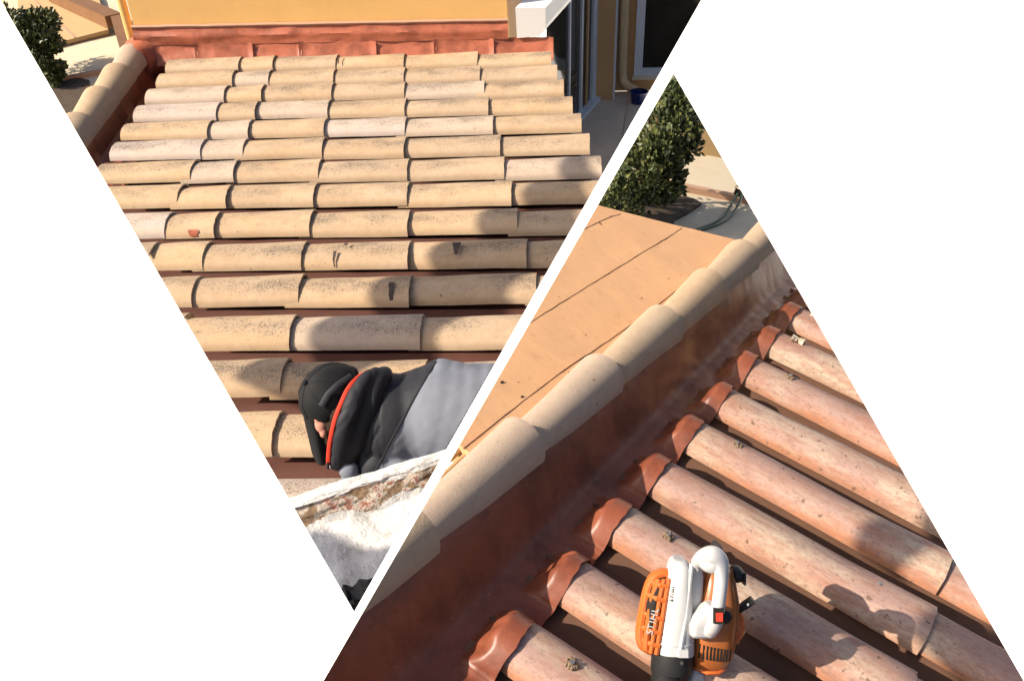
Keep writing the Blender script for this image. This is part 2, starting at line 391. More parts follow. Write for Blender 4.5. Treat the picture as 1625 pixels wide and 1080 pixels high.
def foliage(T, center, rad, n, leaf, seed, lobes):
    rnd = random.Random(seed); b = MB(); tone = []
    cl = [Vector(center) + Vector((rad[0] * lx, rad[1] * ly, rad[2] * lz)) for lx, ly, lz, _ in lobes]
    for i in range(n):
        j = rnd.randrange(len(lobes)); s = lobes[j][3]
        d = Vector((rnd.gauss(0, 1), rnd.gauss(0, 1), rnd.gauss(0, 1))).normalized()
        q = (0.35 + 0.65 * rnd.random() ** 0.45) * (0.8 + 0.35 * noise.noise(d * 2.3 + Vector((j, 0, 0))))
        p = cl[j] + Vector((d.x * rad[0], d.y * rad[1], d.z * rad[2])) * s * q
        ax = (d + Vector((rnd.gauss(0, .6), rnd.gauss(0, .6), rnd.gauss(0, .6) + 0.5))).normalized()
        sd = ax.cross(Vector((rnd.gauss(0, 1), rnd.gauss(0, 1), rnd.gauss(0, 1)))).normalized()
        L = leaf * rnd.uniform(0.7, 1.4); Wd = L * rnd.uniform(0.28, 0.4)
        up = ax.cross(sd) * L * 0.12
        b.add([p, p + ax * L * .5 + sd * Wd + up, p + ax * L, p + ax * L * .5 - sd * Wd + up], [(0, 1, 2, 3)])
        tv = min(1, max(0, rnd.gauss(0.45, 0.28))); tone += [tv] * 4
    b.a['tone'] = tone
    return T.part('foliage', b, M['leaf'], smooth=False, kind='stuff')

# ------------------------------------------------------------------ white ground sloping away far below both places
CUR['M'] = Matrix(); CUR['cut'] = None
n = Vector((-0.4081, -0.4241, 0.8069)).normalized(); c = Vector((0.0, 96.6, -67.2))
a = n.cross(Vector((0, 0, 1))).normalized(); bb = n.cross(a)
if a.x < 0: a = -a; bb = -bb
g = MB().add([c + a * i + bb * j for i, j in ((-270, -140), (115, -140), (115, 190), (-270, 190))], [(0, 1, 2, 3)])
go = solo('ground', g, M['paper'], None, None, 'structure', smooth=False)

#LEFT
# ================================================================== FIRST PLACE: sandy tiled roof against the yellow house
CUR['M'] = ML; CUR['cut'] = CUT_L
PIT = 0.2769; SKEW = 0.0418
def rowy(t): return -PIT * t
roof = Thing('tiled_roof', 'sandy beige barrel tiled roof running up to the yellow wall', 'roof', (0, -2.2, 0))
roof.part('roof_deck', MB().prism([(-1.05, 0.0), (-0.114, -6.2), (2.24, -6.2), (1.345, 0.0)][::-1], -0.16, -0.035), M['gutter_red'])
# concave channel between the rows
for t in range(0, 18):
    y = rowy(t) - 0.012
    def chan(u, v, y=y, t=t):
        x = -1.12 + SKEW * t + u * 2.47; a = math.pi * v
        return (x, y - 0.075 + 0.075 * math.cos(a) * -1 + 0.0, 0.012 - 0.04 * math.sin(a) + 0.004 * fbm(x * 5, t, v))
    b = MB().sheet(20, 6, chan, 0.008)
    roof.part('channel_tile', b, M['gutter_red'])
COLS = [-1.109, -0.628, -0.408, 0.0, 0.4294, 0.9026, 1.364]
protos = {}
def proto(L, seed):
    key = (round(L, 2), seed % 4)
    if key not in protos:
        protos[key] = barrel(L, 0.085, 0.092, 0.057, 0.063, 0.008, max(4, int(L / 0.05)), 12, seed=len(protos) + 3).mesh('barrel_tile', M['clay'])
    return protos[key]
rnd = random.Random(21)
for t in range(1, 18):
    for j in range(6):
        x0 = COLS[j] + SKEW * t; x1 = COLS[j + 1] + SKEW * t + (0.035 if t >= 12 and j >= 3 else 0)
        if t >= 12 and j >= 4: x0 += 0.035
        L = x1 - x0 + (0.045 if j else 0.0)
        me = proto(L, rnd.randrange(4))
        dy = rnd.uniform(-0.008, 0.008)
        o = roof.copy('barrel_tile', me, (x1 - L + rnd.uniform(-.006, .006), rowy(t) + 0.097 + dy, 0.008),
                      rnd.uniform(-0.012, 0.012), (rnd.uniform(-.03, .03), -(0.009 / L) + rnd.uniform(-.005, .003)))
# paint drips and smears lying on single tiles
def drip(t, x, a0, a1, w0, w1, name='paint_drip'):
    yc = rowy(t) + 0.097
    def fn(u, v):
        a = a0 + (a1 - a0) * v; w_ = (w0 + (w1 - w0) * v) * (1 + 0.3 * noise.noise(Vector((v * 5, x * 9, t))))
        return (x + (u - 0.5) * w_ + 0.004 * noise.noise(Vector((v * 3, t, x))), yc - 0.0975 * math.cos(a), 0.0175 + 0.0715 * math.sin(a) ** 0.9)
    roof.part(name, MB().sheet(4, 14, fn), M['flashing' if 'red' in name else 'drip'])
drip(10, 0.13 + SKEW * 10, 1.0, 0.12, 0.016, 0.004); drip(10, 0.17 + SKEW * 10, 1.5, 1.32, 0.016, 0.012)
drip(10, 0.62 + SKEW * 10, 1.5, 0.75, 0.035, 0.010); drip(11, 0.36 + SKEW * 11, 1.25, 0.15, 0.022, 0.012)
drip(1, 0.02 + SKEW, 1.3, 0.5, 0.012, 0.006); drip(9, -0.50 + SKEW * 9, 0.45, 0.05, 0.05, 0.03, 'red_smear')
# ridge: membrane strip, ridge tiles, red lump at the wall
def rx(y): return -1.255 - 0.151 * (y + 0.064)
def strip(u, v):
    y = 0.0 - 4.2 * v; x0 = rx(y) - 0.05; x = x0 + u * 0.36
    z = 0.05 - 0.14 * smooth01(u * 4.5) + 0.075 * smooth01((u - 0.62) / 0.38)
    z += 0.006 * fbm(x * 9, y * 7)
    return (x, y, z)
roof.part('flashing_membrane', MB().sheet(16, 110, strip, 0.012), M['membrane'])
ends = [-0.464, -0.86, -1.28, -1.70, -2.1]
rt = barrel(0.47, 0.082, 0.108, 0.085, 0.112, 0.014, 9, 14, seed=77).mesh('ridge_tile', M['clay_ridge'])
for i, y0 in enumerate(ends):
    yf = y0 + 0.40                                                        # wide end faces the wall
    o = roof.copy('ridge_tile', rt, (rx(y0 - 0.05) - 0.095, y0 - 0.05, 0.010), math.pi / 2 + 0.15, (rnd.uniform(-.03, .03), -0.045))
lump = MB().loft([(rx(0) - 0.075 + 0.05, 0.01, 0.03, 0.16, 0.145), (rx(0) - 0.075 + 0.02, -0.035, 0.03, 0.125, 0.115), (rx(0) - 0.07, -0.075, 0.02, 0.108, 0.118), (rx(0) - 0.067, -0.115, 0.02, 0.105, 0.112)], 22, 2.2)
roof.part('ridge_cap', lump, M['flashing'])
fr = MB().prism([(-2.6, -3.0), (-0.9, -3.0), (-1.20, -1.22), (-2.2, -1.16)], -0.12, 0.05)
roof.part('flat_roof', fr, M['flat'], smooth=False)

# --- yellow house
H = Thing('yellow_house', 'yellow rendered house wall with terracotta flashing, white glazed doors and beige downpipe', 'house', (0, 0.1, -2.0))
H.part('wall', MB().box((-1.325, 0.012, -2.0), (1.128, 0.22, 0.62)), M['yellow'], smooth=False)
def upper(u, v):
    x = -1.335 + 2.468 * u; y = -0.004 - 0.016 * smooth01(1 - v) - 0.012 * (1 - abs(2 * v - 1)) ** 2
    z = 0.118 + 0.116 * v + 0.004 * fbm(x * 3, 1.0)
    return (x, y + 0.006 * fbm(x * 4, v * 2), z)
b = MB().sheet(90, 8, lambda u, v: upper(u, v), 0.0)
H.part('upper_flashing', b, M['flashing'])
H.part('flashing_lip', MB().tube([(-1.335 + 2.468 * i / 40, -0.006, 0.236 + 0.003 * fbm(i * 0.3, 2)) for i in range(41)], 0.011, 6), M['kerb'])
JX = [-1.20, -0.938, -0.566, -0.242, 0.252, 0.648, 1.021, 1.425]
for i in range(7):
    x0, x1 = JX[i], JX[i + 1] + (0.018 if i < 6 else 0)
    def low(u, v, x0=x0, x1=x1, i=i):
        x = x0 + (x1 - x0) * u
        pk = 0.014 * math.exp(-((u - 0.985) / 0.03) ** 2) + 0.01 * math.exp(-(u / 0.04) ** 2)
        return (x, -0.012 - 0.055 * (1 - v) ** 1.6 - pk - (0.006 if i % 2 else 0) + 0.006 * fbm(x * 5, v * 2, i), 0.0 + 0.125 * v + 0.004 * fbm(x * 6, 3.0))
    H.part('flashing_strip', MB().sheet(26, 7, low, 0.006), M['flashing'])
H.part('rainwater_pipe', MB().tube([(-1.385, 0.06, -1.9), (-1.385, 0.06, 0.7)], 0.028, 12), M['yellow'])
H.part('side_wall', MB().box((1.0, 0.222, -2.0), (1.128, 3.2, 0.62)), M['ochre'], smooth=False)
# white awning box at the corner
d = Vector((0.16, 0.45, 0.05)); q = [(1.185, -0.03, 0.315), (1.375, -0.03, 0.312), (1.375, -0.03, 0.20), (1.335, -0.03, 0.135), (1.19, -0.03, 0.126)]
wb = MB().add([Vector(p) for p in q] + [Vector(p) + d * 1.9 for p in q], [(0, 1, 2, 3, 4), (9, 8, 7, 6, 5)] + [(i, (i + 1) % 5, 5 + (i + 1) % 5, 5 + i) for i in range(5)])
H.part('awning_box', wb, M['white_paint'], smooth=False)
# glazed sliding door in the return wall
def along(p, q, t): return tuple(p[i] + (q[i] - p[i]) * t for i in range(2))
P0, P1 = (1.36, 3.25), (1.895, 4.70)
dd = Vector((P1[0] - P0[0], P1[1] - P0[1], 0)).normalized(); nn = Vector((dd.y, -dd.x, 0))
door = H.part('sliding_door', MB().beam((P0[0], P0[1], -1.0), (P1[0], P1[1], -1.0), 0.02, 2.0), M['glass'], smooth=False)
def post(t, wd, z0=-2.0, z1=0.0, out=0.03, m='frame', name='door_frame'):
    p = along(P0, P1, t); a = Vector((p[0], p[1], 0)) + nn * 0.012
    b = MB().beam(a - dd * wd / 2 + Vector((0, 0, (z0 + z1) / 2)), a + dd * wd / 2 + Vector((0, 0, (z0 + z1) / 2)), out * 2, z1 - z0)
    return H.part(name, b, M[m], door, smooth=False)
post(0.955, 0.15); post(0.66, 0.045, out=0.025); post(0.40, 0.04, out=0.02); post(0.80, 0.03, out=0.02, m='ochre')
tr = MB().beam((P0[0] + 0.05, P0[1] - 0.02, -1.975), (P1[0] + 0.05, P1[1] - 0.02, -1.975), 0.1, 0.045)
H.part('door_track', tr, M['frame'], door, smooth=False)
H.part('pilaster', MB().box((1.897, 4.68, -2.0), (2.135, 5.2, 0.4)), M['ochre'], smooth=False)
H.part('pilaster_trim', MB().box((2.137, 4.69, -2.0), (2.163, 5.18, 0.4)), M['frame'], smooth=False)
H.part('rear_wall', MB().box((2.165, 4.99, -2.0), (4.6, 5.2, -0.2)), M['ochre'], smooth=False)
pp = [(2.255, 4.9, 0.3), (2.255, 4.9, -1.2), (2.26, 4.9, -1.74), (2.275, 4.88, -1.83), (2.32, 4.83, -1.885), (2.40, 4.76, -1.91), (2.45, 4.70, -1.925)]
H.part('downpipe', MB().tube(pp, 0.052, 14), M['pipe'])
H.part('pipe_outlet', MB().tube([(2.45, 4.70, -1.93), (2.475, 4.66, -1.965)], 0.05, 12), M['black'])
win = H.part('window', MB().box((2.50, 4.955, -1.70), (4.2, 4.985, -0.2)), M['glass'], smooth=False)
H.part('window_frame', MB().box((2.40, 4.93, -1.79), (2.50, 4.985, -0.2)), M['frame'], win, smooth=False)
H.part('window_frame', MB().box((2.502, 4.93, -1.79), (4.2, 4.985, -1.702)), M['frame'], win, smooth=False)
H.part('window_sill', MB().box((2.38, 4.88, -1.83), (4.2, 4.985, -1.792)), M['pale'], win, smooth=False)
# chair seen dark behind the pane is out of reach; low wall under the roof eave
H.part('eave_wall', MB().prism([(1.05, 0.22), (1.05, -3.4), (1.30, -3.4), (1.12, 0.2)], -2.0, -0.17), M['yellow'], smooth=False)
# patio
P = MB().prism([(0.8, 5.0), (0.9, -3.4), (4.6, -3.4), (4.6, 5.0)], -2.12, -2.006)
solo('patio', P, M['patio'], None, None, 'structure', smooth=False)
slabs = [[(1.0, 4.68), (1.0, -1.0), (1.65, -1.0), (2.265, 4.30), (2.30, 4.66)], [(1.67, -1.0), (3.4, -1.0), (3.4, 4.8), (2.325, 4.7), (2.285, 4.30)]]
for sl_ in slabs:
    b = MB().prism(sl_, -2.004, -1.992)
    solo('paving_slab', b, M['patio'], None, None, 'structure', smooth=False)
bk = Thing('blue_bucket', 'small blue bucket under the outlet of the beige downpipe', 'bucket', (2.44, 4.55, -1.99))
bk.part('bucket_body', MB().loft([(2.44, -1.99, 4.55, 0.085, 0.085), (2.44, -1.86, 4.55, 0.105, 0.105), (2.44, -1.85, 4.55, 0.112, 0.112), (2.44, -1.85, 4.55, 0.10, 0.10), (2.44, -1.93, 4.55, 0.09, 0.09)], 20, 2.0, axis=2), M['blue'])
bk.part('handle', MB().tube([(2.44 + 0.11 * math.cos(a), 4.55 + 0.05 * math.sin(a), -1.86 + 0.02 * math.sin(a)) for a in [math.pi * k / 10 for k in range(11)]], 0.005, 6), M['black'])

# --- yard beyond the ridge
yd = MB().sheet(30, 30, lambda u, v: (-8.5 + 7.0 * u, 1.0 + 9.0 * v, -1.6 + 0.012 * fbm(u * 9, v * 9)), 0.15)
solo('yard', yd, M['pale'], None, None, 'structure')
solo('shade_patch', MB().prism([(-4.577, 4.669), (-6.4, 6.9), (-6.4, 2.8), (-3.5, 2.8), (-3.72, 3.45), (-4.15, 4.45)][::1], -1.60, -1.578), M['shade_patch'], None, None, 'structure', smooth=False)  # flat dark patch standing in for the shaded ground below the kerb
k = MB().beam((-4.75, 4.30, -1.575), (-3.2, 5.35, -1.575), 0.07, 0.06)
solo('kerb', k, M['kerb'], None, None, 'structure', smooth=False)
sh = Thing('lean_to', 'tan lean-to roof with a brown timber edge beside the yellow house', 'lean-to', (-5.2, 6.4, -1.6))
sh.part('roof_slab', MB().prism([(-6.368, 7.102), (-5.249, 5.701), (-4.715, 6.39), (-6.5, 9.9), (-7.8, 9.9)], -1.57, -1.52), M['tan'], smooth=False)
sh.part('seam', MB().beam((-6.7, 8.2, -1.517), (-5.02, 6.02, -1.517), 0.03, 0.006), M['kerb'], smooth=False)
sh.part('edge_beam', MB().beam((-6.2, 8.0, -1.42), (-4.62, 6.45, -1.42), 0.24, 0.16), M['wood'], smooth=False)
sh.part('end_beam', MB().beam((-4.60, 6.50, -1.43), (-3.60, 4.50, -1.43), 0.16, 0.16), M['wood'], smooth=False)
sh.part('wall', MB().prism([(-6.3, 7.102), (-5.26, 5.75), (-4.75, 6.39), (-6.4, 9.0)], -1.6, -1.572), M['tan'], smooth=False)
bs = Thing('shrub', 'dark leafy shrub at the edge of the yard beside the tan lean-to', 'shrub', (-4.9, 4.6, -1.6))
LOB = [(0, 0, 0, 0.75), (0.35, -0.3, -0.3, 0.6), (-0.4, 0.3, 0.35, 0.65), (0.15, 0.45, 0.4, 0.5), (-0.3, -0.4, -0.2, 0.55), (0.45, 0.1, 0.1, 0.45)]
for k in range(5):
    a = k * 1.3; bs.part('branch', MB().tube([(-4.9, 4.6, -1.6), (-4.9 + 0.12 * math.cos(a), 4.6 + 0.12 * math.sin(a), -1.3), (-4.9 + 0.3 * math.cos(a), 4.6 + 0.3 * math.sin(a), -0.95)], [0.025, 0.018, 0.008], 6), M['leafstem'])
foliage(bs, (-4.85, 4.45, -1.22), (0.46, 0.85, 0.42), 9000, 0.055, 3, LOB + [(0.5, -0.8, -0.5, 0.45), (0.75, -0.2, -0.5, 0.35)])

# --- white parapet in front
E1 = Vector((0.905, 0.425, 0)); E2 = Vector((0.425, -0.905, 0)); PF = Vector((0.875, -4.511, 0)); PZ = -0.30
pa = Thing('parapet', 'white limewashed parapet with a flaking lip in front of the crouching worker', 'parapet', (1.1, -4.85, 0.6))
def led(u, v):
    p = PF + E1 * (-0.5 + 1.3 * u) + E2 * (0.075 + 0.55 * v)
    return (p.x, p.y, PZ + 0.757 + 0.012 * fbm(p.x * 8, p.y * 8) + 0.003 * fbm(p.x * 30, p.y * 30))
pa.part('ledge', MB().sheet(90, 50, led, 0.16), M['limewash'])
def lipf(u, v):
    s = -0.5 + 1.3 * u; p = PF + E1 * s
    prof = [(0.0, 0.60), (0.0, 0.79), (0.006, 0.80), (0.030, 0.801), (0.038, 0.796), (0.048, 0.782), (0.062, 0.765), (0.085, 0.742)]
    t = v * (len(prof) - 1); i = min(int(t), len(prof) - 2); f = t - i
    a = prof[i][0] * (1 - f) + prof[i + 1][0] * f; z = prof[i][1] * (1 - f) + prof[i + 1][1] * f
    p = p + E2 * (a + 0.006 * fbm(s * 12, v * 5)) ; return (p.x, p.y, PZ + z + 0.003 * fbm(s * 14, v * 6, 4))
full = MB().sheet(260, 56, lipf)
face = MB(); top = MB(); face.v = full.v; top.v = full.v
for f in full.f:
    j = f[0] // 261 / 2; i_ = f[0] % 261 / 2
    (face if 16 + 2.2 * noise.noise(Vector((i_ * 0.16, 0, 0))) <= j <= 24 + 3 * noise.noise(Vector((i_ * 0.13, 7, 0))) else top).f.append(f)
pa.part('lip_top', top, M['limewash'])
pa.part('lip_face', face, M['flaked'], label='bare weathered edge with brown and red flakes')
pa.part('wall', MB().add([PF + E1 * s + E2 * e + Vector((0, 0, z)) for z in (-0.035, 0.30) for s, e in ((-0.5, 0.005), (0.8, 0.005), (0.8, 0.62), (-0.5, 0.62))], [(3, 2, 1, 0), (4, 5, 6, 7), (0, 1, 5, 4), (1, 2, 6, 5), (2, 3, 7, 6), (3, 0, 4, 7)]), M['limewash'], smooth=False)
def scrap(u, v):
    p = Vector((1.075, -4.735, 0)) + E1 * (0.14 * (u - 0.3)) + E2 * (0.22 * (v - 0.1)); return (p.x, p.y, 0.468 + 0.03 * abs(fbm(u * 5, v * 5)) + 0.02 * u)
solo('felt_scrap', MB().sheet(18, 20, scrap, 0.004), M['black'], 'crumpled black scrap of roofing felt lying on the white ledge', 'felt scrap', base=(1.075, -4.735, 0.47))

#PERSON
# ------------------------------------------------------------------ crouching worker
PO = Vector((0.86566, -3.92291, 0.22))
PR = Matrix(((0.99883, 0.00125, 0.04842), (0.0389, 0.57495, -0.81726), (-0.02886, 0.81819, 0.57423)))
PS = 0.001768
def U(x, y, wz=0.0): return Vector(((x - 560) * PS, -(y - 660) * PS, wz))
per = Thing('person', 'crouching worker in a black cap and a black and grey jacket with a red zip', 'person', PO, rot=PR)
def blobmesh(name, balls, m, vox=0.007, sm=6, wr=None):
    b = MB()
    for c_, r_ in balls: b.ball(c_, r_, 20, 14)
    me = b.mesh('tmp', m); o = bpy.data.objects.new('tmp', me); C.objects.link(o)
    r = o.modifiers.new('r', 'REMESH'); r.mode = 'VOXEL'; r.voxel_size = vox
    s = o.modifiers.new('s', 'SMOOTH'); s.iterations = sm; s.factor = 0.6
    dg = bpy.context.evaluated_depsgraph_get(); out = bpy.data.meshes.new_from_object(o.evaluated_get(dg)); out.name = name
    bpy.data.objects.remove(o); out.materials.clear(); out.materials.append(m)
    if wr:
        for v, nn_ in [(v, v.normal.copy()) for v in out.vertices]: v.co += nn_ * wr(v.co)
    for p in out.polygons: p.use_smooth = True
    return out
def chain(p, q, r0, r1, k=7):
    return [(Vector(p).lerp(Vector(q), i / (k - 1)), r0 + (r1 - r0) * i / (k - 1)) for i in range(k)]
body = chain(U(526, 640, 0.0), U(552, 655, -0.02), 0.078, 0.075, 3) + chain(U(545, 655, -0.03), U(600, 670, -0.04), 0.055, 0.06, 4) + chain(U(610, 668, -0.05), U(830, 690, -0.10), 0.11, 0.13, 8) \
    + chain(U(640, 620, -0.09), U(600, 615, -0.2), 0.045, 0.035, 5) + chain(U(600, 725, -0.05), U(545, 760, -0.18), 0.045, 0.035, 5) + [(U(497, 672, -0.01), (0.02, 0.03, 0.03))]
per.part('body', blobmesh('body', body, M['skin']), M['skin'])
jk = chain(U(575, 655, -0.035), U(620, 668, -0.05), 0.092, 0.135, 5) + chain(U(620, 672, -0.06), U(700, 655, -0.05), 0.125, 0.145, 5) + chain(U(700, 660, -0.05), U(850, 690, -0.08), 0.15, 0.20, 7) \
    + chain(U(690, 612, -0.03), U(625, 632, -0.07), 0.066, 0.062, 5) + chain(U(700, 605, -0.03), U(760, 620, -0.03), 0.066, 0.07, 4) + chain(U(590, 715, -0.02), U(552, 735, -0.06), 0.06, 0.045, 4) + chain(U(600, 745, -0.03), U(720, 800, -0.1), 0.08, 0.16, 5)
def wr(c_):
    n1 = noise.noise(Vector((c_.x * 9 + c_.y * 16, c_.y * 6 - c_.x * 4, c_.z * 9))) * 0.006
    n2 = -(1 - min(1, 4.0 * abs(noise.noise(Vector((c_.x * 15 - c_.y * 13, c_.y * 8 + c_.x * 5, c_.z * 8)))))) * 0.0042
    k = 1.0 if c_.x < 0.09 else 0.12
    return (n1 + n2) * k
jm = blobmesh('jacket', jk, M['jacket'], 0.0055, 7, wr)
def halve(me, name, p, q, keep_right, m):
    bm = bmesh.new(); bm.from_mesh(me); dvec = (q - p); nrm = Vector((dvec.y, -dvec.x, 0)).normalized()
    if not keep_right: nrm = -nrm
    bmesh.ops.bisect_plane(bm, geom=bm.verts[:] + bm.edges[:] + bm.faces[:], plane_co=p, plane_no=-nrm, clear_outer=True)
    out = bpy.data.meshes.new(name); bm.to_mesh(out); bm.free(); out.materials.append(m)
    for pl in out.polygons: pl.use_smooth = True
    return out
sp, sq = U(598, 748), U(692, 572)
per.part('jacket_front', halve(jm, 'jacket_front', sp, sq, False, M['jacket']), M['jacket'])
per.part('jacket_back', halve(jm, 'jacket_back', sp, sq, True, M['grey_cloth']), M['grey_cloth'], label='plain grey back panel of the jacket')
from mathutils.bvhtree import BVHTree
bmj = bmesh.new(); bmj.from_mesh(jm); tree = BVHTree.FromBMesh(bmj)
def onj(x, y, up=0.0):
    p = U(x, y, 0); h = tree.ray_cast(Vector((p.x, p.y, 1.0)), Vector((0, 0, -1)))
    return Vector((p.x, p.y, (h[0].z if h[0] else -0.05) + up))
seam = [onj(598 + (692 - 598) * t / 20, 746 + (574 - 746) * t / 20, 0.0) for t in range(21)]
per.part('seam_piping', MB().tube(seam, 0.0035, 6), M['jacket'])
zc = [(588, 589), (574, 598), (562, 614), (553, 635), (544, 658), (537, 682), (531, 706), (527, 732)]
def cr(pts, k=5):
    out = []
    for i in range(len(pts) - 1):
        p0, p1, p2, p3 = pts[max(i - 1, 0)], pts[i], pts[i + 1], pts[min(i + 2, len(pts) - 1)]
        for j in range(k):
            t = j / k
            out.append(tuple(0.5 * (2 * p1[a] + (p2[a] - p0[a]) * t + (2 * p0[a] - 5 * p1[a] + 4 * p2[a] - p3[a]) * t * t + (3 * p1[a] - p0[a] - 3 * p2[a] + p3[a]) * t ** 3) for a in range(len(p1))))
    return out + [tuple(pts[-1])]
zs = cr(zc)
zw = [0.05 + 0.055 * math.sin(math.pi * i / (len(zs) - 1)) for i in range(len(zs))]
zp = [U(x, y, zw[i]) for i, (x, y) in enumerate(zs)]
# stand-up collar under the zip line
cb = []
for i in range(0, len(zp)):
    t = i / (len(zp) - 1); r_ = 0.019 + 0.011 * math.sin(math.pi * t)
    cb.append((zp[i] + Vector((r_ * 0.98, -0.004, -r_ * 0.55)), r_))
    cb.append((zp[i] + Vector((r_ * 2.2, -0.008, -r_ * 1.7)), r_ * 1.3))
per.part('collar', blobmesh('collar', cb, M['jacket'], 0.0045, 9, lambda c_: 0.5 * wr(c_ * 1.3)), M['jacket'])
per.part('zip_tape', MB().tube([p + Vector((0, 0, 0.001)) for p in zp], 0.0062, 8, flat=0.6, side=(0, 0, 1)), M['zip'])
per.part('zip_pull', MB().tube([zp[-2] + Vector((0, 0, 0.006)), zp[-1] + Vector((0.0, -0.012, 0.006))], 0.004, 8), M['black'])
per.part('hair', blobmesh('hair', [(U(544, 640, 0.012), (0.062, 0.085, 0.074)), (U(528, 665, 0.015), (0.045, 0.055, 0.055)), (U(521, 690, 0.0), (0.026, 0.04, 0.03))], M['hair'], 0.005, 3, lambda c_: 0.003 * noise.noise(c_ * 90)), M['hair'])
ear = blobmesh('ear', [(U(516, 668, 0.062), (0.016, 0.026, 0.010)), (U(512, 660, 0.067), (0.010, 0.012, 0.008)), (U(520, 682, 0.060), (0.010, 0.016, 0.008))], M['skin'], 0.003, 2)
per.part('ear', ear, M['skin'])
def cap_fn(u, v):
    a = 2 * math.pi * u; la = math.radians(-6 + 96 * v)
    r = Vector((0.084 * math.cos(la) * math.cos(a), 0.097 * math.cos(la) * math.sin(a), 0.100 * math.sin(la)))
    r *= 1 + 0.018 * math.cos(6 * a) * math.cos(la) + 0.035 * noise.noise(r * 24)
    return r
ax = Vector((-0.60, 0.40, 0.69)).normalized(); fw = (Vector((-0.35, -0.9, 0.1)) - ax * ax.dot(Vector((-0.35, -0.9, 0.1)))).normalized(); sd_ = fw.cross(ax)
CR = Matrix((sd_, fw, ax)).transposed()
cc = U(530, 629, 0.005)
cm = MB().sheet(48, 18, lambda u, v: cc + CR @ cap_fn(u, v))
cap = per.part('cap', cm, M['cap'])
for k in range(6):
    per.part('cap_seam', MB().tube([cc + CR @ (cap_fn((k + 0.5) / 6, v / 14) * 1.006) for v in range(15)], 0.0016, 6), M['jacket'], cap)
per.part('cap_band', MB().tube([cc + CR @ (cap_fn(u / 40, 0.02) * 1.004) for u in range(41)], 0.004, 6, flat=1.6), M['cap'], cap)
per.part('button', MB().ball(cc + CR @ Vector((0, 0, 0.106)), (0.008, 0.008, 0.004), 10, 6), M['cap'], cap)
br = MB().sheet(14, 10, lambda u, v: U(483 + 36 * u + 10 * v, 646 + 6 * u + (74 + 14 * math.sin(math.pi * u)) * v, 0.035 + 0.03 * math.sin(math.pi * u) - 0.05 * v), 0.004)
per.part('brim', br, M['cap'], cap)
per.part('strap', MB().tube([U(x, y, z) for x, y, z in [(522, 640, 0.098), (533, 622, 0.104), (548, 607, 0.100), (566, 594, 0.080)]], 0.009, 8, flat=0.3), M['jacket'], cap)
hole = [U(548 + 16 * math.cos(a) * 1.0 + 4 * math.sin(a), 588 + 13 * math.sin(a), 0) for a in [2 * math.pi * k / 20 for k in range(20)]]
glove = blobmesh('cuff', [(U(548, 728, 0.03), (0.025, 0.02, 0.02)), (U(556, 742, 0.03), (0.028, 0.028, 0.022)), (U(562, 762, 0.02), (0.035, 0.03, 0.025)), (U(533, 738, 0.022), (0.016, 0.008, 0.014))], M['grey_cloth'], 0.004, 3)
per.part('cuff', glove, M['grey_cloth'])

#RIGHT
# ================================================================== SECOND PLACE: close view along the ridge, leaf blower on the old tiles
CUR['M'] = MR; CUR['cut'] = CUT_R
roof2 = Thing('tiled_roof', 'pinkish lime stained tiled roof with burnt red flashing and a flat orange roof', 'roof', (0.2, 0.9, 0))
PITR = 0.22
NR = range(-3, 12)
roof2.part('roof_deck', MB().prism([(-0.36, -0.9), (1.7, -0.9), (1.7, 2.7), (-0.36, 2.7)], -0.14, -0.03), M['gutter'], smooth=False)
HW = 0.066; HH = 0.056; YC = 0.071
for n_ in NR:
    yc = n_ * PITR + YC
    def chan(u, v, yc=yc, n_=n_):
        x = -0.08 + 1.7 * u; y = yc - PITR / 2 + (v - 0.5) * 0.15
        return (x, y, -0.002 - 0.030 * math.cos(math.pi * (v - 0.5)) + 0.003 * fbm(x * 6, n_ * 3.1, v))
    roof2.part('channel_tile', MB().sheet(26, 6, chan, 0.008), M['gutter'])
op = [barrel(0.68, HW - 0.003, HW + 0.005, HH - 0.002, HH + 0.005, 0.011, 16, 14, seed=200 + s, wob=0.0032).mesh('barrel_tile', M['old_clay']) for s in range(5)]
rnd = random.Random(5)
for n_ in NR:
    yc = n_ * PITR + YC; x = 0.004
    off = rnd.uniform(-0.03, 0.05)
    for k in range(3):
        xs = x + k * 0.62 + (off if k else 0)
        roof2.copy('barrel_tile', op[rnd.randrange(5)], (xs - (0.006 if k == 0 else 0.02), yc + rnd.uniform(-.005, .005), 0.002 + 0.003 * (k > 0)), rnd.uniform(-.010, .010), (rnd.uniform(-.05, .05), -0.012))
# torched membrane: one sheet from the ridge down over the heads of the tiles
def mem(u, v):
    y = -0.8 + 3.1 * v
    n_ = round((y - YC) / PITR); dy = y - (n_ * PITR + YC)
    x1 = 0.010 + 0.007 * noise.noise(Vector((y * 11, 1.0, 0))) + 0.004 * noise.noise(Vector((y * 45, 2.0, 0)))
    x = -0.262 + (x1 + 0.262) * u
    z = 0.130 * (1 - smooth01((x + 0.235) / 0.125)) - 0.012 + 0.003 * noise.noise(Vector((x * 9, y * 9, 0))) + 0.0012 * noise.noise(Vector((x * 28, y * 28, 3)))
    st = -0.080 + 0.016 * noise.noise(Vector((n_ * 3.3, 0, 0))) + 0.012 * noise.noise(Vector((y * 30, 5, 0)))
    e = smooth01((x - st) / 0.055)
    wv = HW + 0.015; a = min(1.0, abs(dy) / wv)
    prof = (1 - a ** 2.2) ** 0.75
    skirt = 0.010 * math.exp(-((abs(dy) - wv) / 0.012) ** 2) * e
    z += (HH + 0.022 - 0.004 * noise.noise(Vector((n_ * 5.1, x * 8, 0)))) * e * prof + skirt * (1 - prof)
    return (x, y, z)
roof2.part('flashing_membrane', MB().sheet(64, 900, mem, 0.005), M['membrane'], ang=60)
